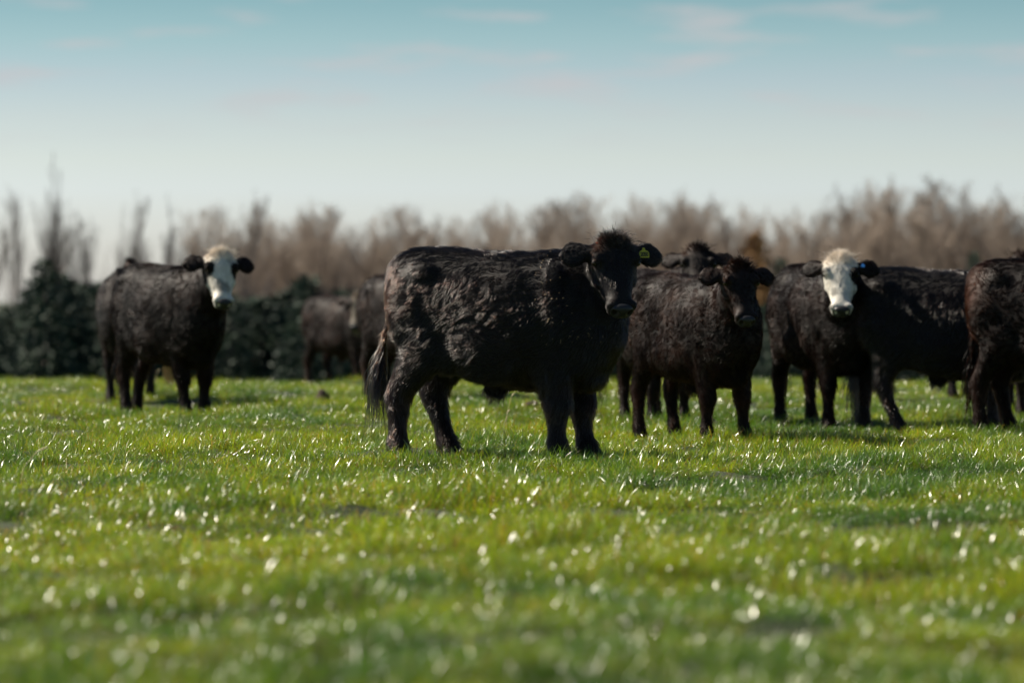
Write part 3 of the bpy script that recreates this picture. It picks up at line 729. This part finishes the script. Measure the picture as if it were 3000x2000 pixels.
def nose_mesh(h):
    """muzzle pad with two sunk nostrils, in head coordinates"""
    n, m = 40, 48; V = []
    for i in range(n + 1):
        th = math.pi * i / n
        for j in range(m):
            ph = 2 * math.pi * j / m
            w_ = .064 * math.sin(th) * math.cos(ph); v = .040 * math.cos(th); u = .040 * math.sin(th) * math.sin(ph)
            w_ = math.copysign(abs(w_ / .064) ** .8, w_) * .064 * (1.0 + .12 * (v / .04))
            if u > -.02:
                for s in (-1, 1):
                    dx = (w_ - s * .040) / .0165; dv = (v - .008 - .25 * abs(w_ - s * .04)) / .0155; q = math.exp(-(dx * dx + dv * dv) ** 1.3)
                    u -= .032 * q
                    ring = math.exp(-((math.hypot(dx, dv) - 1.35) / .35) ** 2); u += .004 * ring
                u -= .004 * math.exp(-(w_ / .004) ** 2) * (v < 0)
            uu, vv = .456 + u * 1.1, -.040 + v * 1.28; w_ = w_ * .98
            # tilt with muzzle end
            V.append(h['O'] + h['U'] * uu + h['V'] * (vv) + h['W'] * w_)
    F = []
    for i in range(n):
        for j in range(m):
            j2 = (j + 1) % m; F.append((i * m + j, i * m + j2, (i + 1) * m + j2, (i + 1) * m + j))
    return np_mesh('nose', V, F, [m_nose])

def sphere_mesh(name, c, r, M, mat, sc=(1, 1, 1)):
    bm = bmesh.new(); bmesh.ops.create_uvsphere(bm, u_segments=20, v_segments=14, radius=1)
    me = bpy.data.meshes.new(name)
    for v in bm.verts: v.co = Vector(np.array(c) + M @ (np.array(v.co) * r * np.array(sc)))
    bm.to_mesh(me); bm.free(); me.materials.append(mat)
    for p in me.polygons: p.use_smooth = True
    return me

def ear_tag(parent, h, s, mat, text, size=1.0, off=(.075, .034, .150)):
    O, U, V_, W = h['O'], h['U'], h['V'], h['W']
    c = O + U * off[0] + V_ * off[1] + W * s * off[2]
    ax = W; ay = -U * .97 + V_ * .1; ay = nrm(ay); az = np.cross(ax, ay)
    if np.dot(az, V_) < 0: az = -az
    o2 = [(-.026, -.03), (.026, -.03), (.028, -.002), (.022, .012), (.009, .018), (.006, .034), (-.006, .034), (-.009, .018), (-.022, .012), (-.028, -.002)]
    bm = bmesh.new(); f = [bm.verts.new(Vector(c + ax * x * size + ay * y * size)) for x, y in o2]; face = bm.faces.new(f)
    ex = bmesh.ops.extrude_face_region(bm, geom=[face]); vs_ = [g for g in ex['geom'] if isinstance(g, bmesh.types.BMVert)]
    bmesh.ops.translate(bm, verts=vs_, vec=Vector(az * .0025)); bmesh.ops.recalc_face_normals(bm, faces=bm.faces)
    me = bpy.data.meshes.new('ear_tag'); bm.to_mesh(me); bm.free(); me.materials.append(mat)
    to = mesh_obj('ear_tag', me, parent)
    if text:
        fc = bpy.data.curves.new('t', 'FONT'); fc.body = text; fc.size = .044 * size; fc.align_x = 'CENTER'; fc.align_y = 'CENTER'; fc.extrude = .0004; fc.offset = .0010; fc.space_character = .92
        tob = bpy.data.objects.new('t', fc); COL.objects.link(tob); dg = bpy.context.evaluated_depsgraph_get()
        tm = bpy.data.meshes.new_from_object(tob.evaluated_get(dg)); bpy.data.objects.remove(tob)
        Mx = Matrix([[ax[i], ay[i], az[i], (c + az * .0042 - ay * .010 * size)[i]] for i in range(3)] + [[0, 0, 0, 1]])
        tm.transform(Matrix.Diagonal((.52, .85, 1, 1))); tm.transform(Matrix(Mx)); tm.materials.clear(); tm.materials.append(m_ink)
        mesh_obj('tag_number', tm, to)
    return to

def make_cow(px_c, yfeet, heading, scale, label, hairs, head_px, head_dy, face_yaw, pitch=62, seed=1, voxel=.018, rad=.0012, tagging=None, swr=1.0, depth=None, **kw):
    """px_c: photo x of the trunk's middle; yfeet: photo y of its feet; heading in degrees (0 = to the right, -90 = to the camera);
    head_px: where the poll shows; head_dy: metres the poll stands nearer than the trunk's middle"""
    Y = depth or ydist(yfeet); X = px(px_c, Y); z = gz(X, Y) * .5 + (float(base_z(Y)) - .085) * .5
    th = R(heading); c, s = math.cos(th), math.sin(th)
    hx, hz = px(head_px[0], Y - head_dy, head_px[1])
    dx, dy = hx - X, -head_dy
    ZS = 1.045; poll = ((dx * c + dy * s) / scale, (-dx * s + dy * c) / scale, (hz - z) / scale / ZS)
    HM[0] = m_hair_gloss if kw.get('gloss') else m_hair
    P = dict(kw); P['poll'] = poll; P['hyaw'] = R(face_yaw) - th; P['hpitch'] = R(pitch)
    if 'hroll' in kw: P['hroll'] = R(kw['hroll'])
    root = empty('cow', (X, Y, z), th, scale); root.scale[2] = scale * ZS
    if 'leg_k' not in kw: root.scale[1] = scale * .93; P['poll'] = (poll[0], poll[1] / .93, poll[2])
    tag(root, label, 'cow', 'young beef cattle standing in the pasture')
    acc, h, tp = build_body(P)
    me = remesh(acc, voxel, h, 10 if voxel < .017 else 7); me.name = 'body'
    nv = len(me.vertices); co = np.empty(nv * 3, np.float32); me.vertices.foreach_get('co', co); co = co.reshape(-1, 3).astype(float)
    cc = coat_color(co, None, h, P, np.full(nv, .5)); col_attr(me, 'hide_col', cc * np.where(cc.mean(1) > .2, .75, 1.0)[:, None])
    body = mesh_obj('body', me, root)
    coat(me, h, P, hairs, root, rad / scale, seed)
    mesh_obj('nose', nose_mesh(h), root)
    M = np.stack([h['U'], h['W'], h['V']], 1)
    for sd_ in (-1, 1):
        ec = h['O'] + h['U'] * .128 + h['V'] * .000 + h['W'] * sd_ * .1135
        mesh_obj('eye', sphere_mesh('eye', ec, .0205, M, m_eye), root)
        mesh_obj('eyelid', sphere_mesh('eyelid', ec + h['V'] * .004 - h['W'] * sd_ * .006 - h['U'] * .010, .024, M, m_lid, (.8, .95, .9)), root)
    # tail switch
    r = np.random.default_rng(seed + 50); ns = max(90, hairs // 260)
    k = r.integers(17, len(tp), ns); roots = tp[k, :3] + r.normal(0, .010, (ns, 3)); L = r.uniform(.18, .50, ns) * swr
    dirs = nrm(np.tile([-.06, 0, -1.0], (ns, 1)) + r.normal(0, .06, (ns, 3)) + np.array([kw.get('tail', (0, 0))[0], kw.get('tail', (0, 0))[1], 0]) * .5)
    cs = np.where(r.random((ns, 1)) < .15, BROWN, BLACK)
    strands('tail_switch', root, roots, dirs, L, rad * 2.2 / scale, cs, seed + 51, wave=.26, droop=.9, locks=11, K=12)
    # forelock
    nf = max(60, hairs // 220); g = r.normal(0, 1, (nf, 3)); rootsf = h['O'] + g[:, :1] * .03 * h['U'] + (.045 - .25 * np.abs(g[:, 1:2] * .05)) * h['V'] + g[:, 1:2] * .05 * h['W'] - h['U'] * .02
    lk = np.round(g[:, 1:2] * 2) / 2
    dirf = nrm(-h['U'] * (.75 + .3 * g[:, 2:3]) + h['V'] * .55 + lk * h['W'] * .45 + r.normal(0, .12, (nf, 3)))
    cf = coat_color(rootsf, None, h, P, r.random(nf))
    strands('forelock', root, rootsf, dirf, r.uniform(.025, .055, nf) * kw.get('fore', 1.0), rad * 1.25 / scale, cf, seed + 61, wave=.2, droop=.7, K=6)
    if tagging: ear_tag(root, h, *tagging)
    return root, h

COWS = []
# the sharp one in front
main, mh = make_cow(1478, 1317, -20, 1.0, 'large black shaggy cow in sharp focus at centre with yellow 2050 ear tag', 130000, (1797, 722), .38, -90 + 15, 60, seed=3, voxel=.0125, rad=.00085,
    tagging=(1, m_tag_y, '2050', .98), hr=-.09, hl=.17, fr=.02, fl=.125, tail=(-.08, -.05), brown=.08, shag=1.0, gloss=True, rust=True, leg_k=1.0)
r_s = np.random.default_rng(77); tg_ = r_s.random((70, 3)); bm_m = next(c for c in main.children if c.name.startswith('body')).data
cand = np.array([tuple(v.co) for v in bm_m.vertices]); cn = np.array([tuple(v.normal) for v in bm_m.vertices])
sel = np.where((cand[:, 0] > .30) & (cand[:, 1] < -.05) & (cand[:, 2] > .7) & (cn[:, 1] < -.3) & (np.linalg.norm(cand - mh['O'] - mh['U'] * .2, axis=1) > .36))[0]; sel = r_s.choice(sel, 46, replace=False)
strands('straw_flecks', main, cand[sel] + cn[sel] * .03, nrm(r_s.normal(0, 1, (46, 3))), r_s.uniform(.006, .024, 46), .0009, np.tile([.75, .55, .32], (46, 1)), 78, wave=.5, droop=.2, K=4)
make_cow(2038, 1259, -60, .91, 'small brownish black cow with lowered dark face, just right of the tagged cow', 60000, (2165, 790), .72, -90 + 15, 60, seed=4, voxel=.015, rad=.0013,
    hr=-.05, hl=.05, fr=-.02, fl=.06, fly=.05, brown=.55, tail=(0, -.06))
make_cow(2414, 1222, -71, .98, 'black cow with white face, black right eye patch and tiny blue ear tag', 55000, (2463, 768), .85, -95, 58, seed=5, voxel=.015, rad=.0014,
    white='right', tagging=(1, m_tag_b, None, .5, (.06, .034, .155)), brown=.35, tan_sheath=True, tail=(0, -.05), fl=.04, fr=.02)
make_cow(2770, 1230, -12, .98, 'black curly-coated cow side on, rump behind the right white face, head out of view', 50000, (3090, 800), .35, -60, 60, seed=6, voxel=.018, rad=.0014,
    hr=.26, hl=-.10, brown=.08, shag=1.2, gloss=True, tail=(0, .05))
make_cow(3125, 1246, -24, .99, 'black cow cut by the right edge of the photo, brown curly rump foremost', 60000, (3450, 760), .5, -50, 60, seed=7, voxel=.016, rad=.0013,
    hr=-.06, hl=.10, brown=.35, rump_brown=True, tail=(0, .05))
make_cow(496, 1190, -57, 1.02, 'black cow with white face standing apart at the left', 50000, (645, 755), .85, -90 + 13, 58, seed=8, voxel=.016, rad=.0016,
    white='patches', hroll=3, brown=.22, tan_sheath=True, tail=(-.12, -.06), hl=-.20, hly=-.08, hr=.05, fry=.10, fr=.02)
make_cow(378, 1160, -92, .98, 'black cow hidden behind the left white-faced cow with only its poll and a leg showing', 12000, (384, 780), .45, -15, 35, seed=9, voxel=.022, rad=.0022, depth=37.5)
make_cow(1925, 1215, -78, .97, 'black cow whose raised dark head shows over the backs, right of the tagged cow', 30000, (2046, 742), .7, -90 - 4, 50, seed=10, voxel=.018, rad=.0017,
    depth=31.2, brown=.3, tail=(-.1, -.32))
make_cow(1208, 1150, -50, .96, 'black cow half hidden behind the rump of the tagged cow, one hind leg in view', 20000, (1330, 830), .6, -70, 60, seed=11, voxel=.02, rad=.002, brown=.45)
make_cow(1010, 1078, -46, .97, 'smallest distant black cow walking right with a pale stripe on its face', 16000, (1046, 872), .45, -90 - 12, 66, seed=12, voxel=.022, rad=.0026,
    depth=52.0, white='blaze', brown=.55, hr=-.05, hl=.15, fr=.05, fl=.15)
make_cow(2722, 1150, -42, .97, 'black cow far behind the curly-coated one with mainly its legs showing under the belly', 16000, (2900, 820), .6, -60, 60, seed=13, voxel=.022, rad=.002, depth=37.6, brown=.3)
make_cow(3025, 1190, -92, 1.0, 'dark cow whose poll pokes up over the cow cut by the right edge', 14000, (2992, 762), .75, -92, 50, seed=14, voxel=.022, rad=.002, depth=32.5, brown=.5)

# ------------------------------------------------------------------ clods
def clod(x, y, w_, h_, label, seed):
    Y = ydist(y); X = px(x, Y); r = np.random.default_rng(seed); bm = bmesh.new(); bmesh.ops.create_icosphere(bm, subdivisions=4, radius=1)
    pts = np.array([v.co for v in bm.verts]); d = 1 + .45 * (vnoise(pts * 2 + seed, 3) - .5) + .35 * (vnoise(pts * 5 + seed, 4) - .5)
    for v, k in zip(bm.verts, d): v.co = Vector((v.co.x * w_ * k, v.co.y * w_ * .8 * k, max(v.co.z, -.2) * h_ * k))
    me = bpy.data.meshes.new('clod'); bm.to_mesh(me); bm.free(); me.materials.append(m_soil)
    for p in me.polygons: p.use_smooth = True
    o = mesh_obj('dung_pat', me); o.location = (X, Y, gz(X, Y) + .03); tag(o, label, 'dung', 'dark clods lying in the grass')
clod(945, 1152, .085, .10, 'dark brown pointed clod in the grass below the small distant cattle', 1)
clod(2082, 1228, .10, .07, 'flat dark clod in the grass between the legs of the small brownish cow', 2)
clod(1560, 1192, .09, .07, 'brown clod in the grass under the belly of the tagged cow', 3)

# a few pale seed stalks standing above the sward
m_straw = plain('dry_stalk', (0.42, 0.36, 0.20), 0.6)
STALKS = [(1483, 1235, .17, 'tall pale seed stalk in the grass behind the sheath of the tagged cow'), (1475, 1262, .12, 'shorter pale seed stalk in front of the tall one below the tagged cow'),
          (60, 1420, .11, 'thin pale stalk bent over the grass at the far left'), (2290, 1262, .12, 'pale stalk in the grass left of the legs of the right white-faced cow'), (452, 1130, .14, 'faint pale stalk under the belly of the left white-faced cow')]
for k, (x, y, h_, l) in enumerate(STALKS):
    Y = ydist(y); X = px(x, Y); a = Acc(); g = gz(X, Y); ln = .25 if k != 2 else .8
    P_ = [(0, 0, 0), (ln * .1 * h_, 0, h_ * .5), (ln * .6 * h_, .01, h_), (ln * 1.0 * h_, .01, h_ * 1.12)]
    a.add(*tube_np(P_, [.0014, .0012, .001, .0005], 4)); a.add(*tube_np([P_[2], ((P_[2][0] + P_[3][0]) / 2, .01, (P_[2][2] + P_[3][2]) / 2), P_[3]], [.001, .0038, .001], 5))
    o = mesh_obj('seed_stalk', a.mesh('seed_stalk', m_straw)); o.location = (X, Y, g + .02); o.scale = (1.6, 1.6, 1.5); tag(o, l, 'grass stalk', 'pale seed stalks in the pasture')
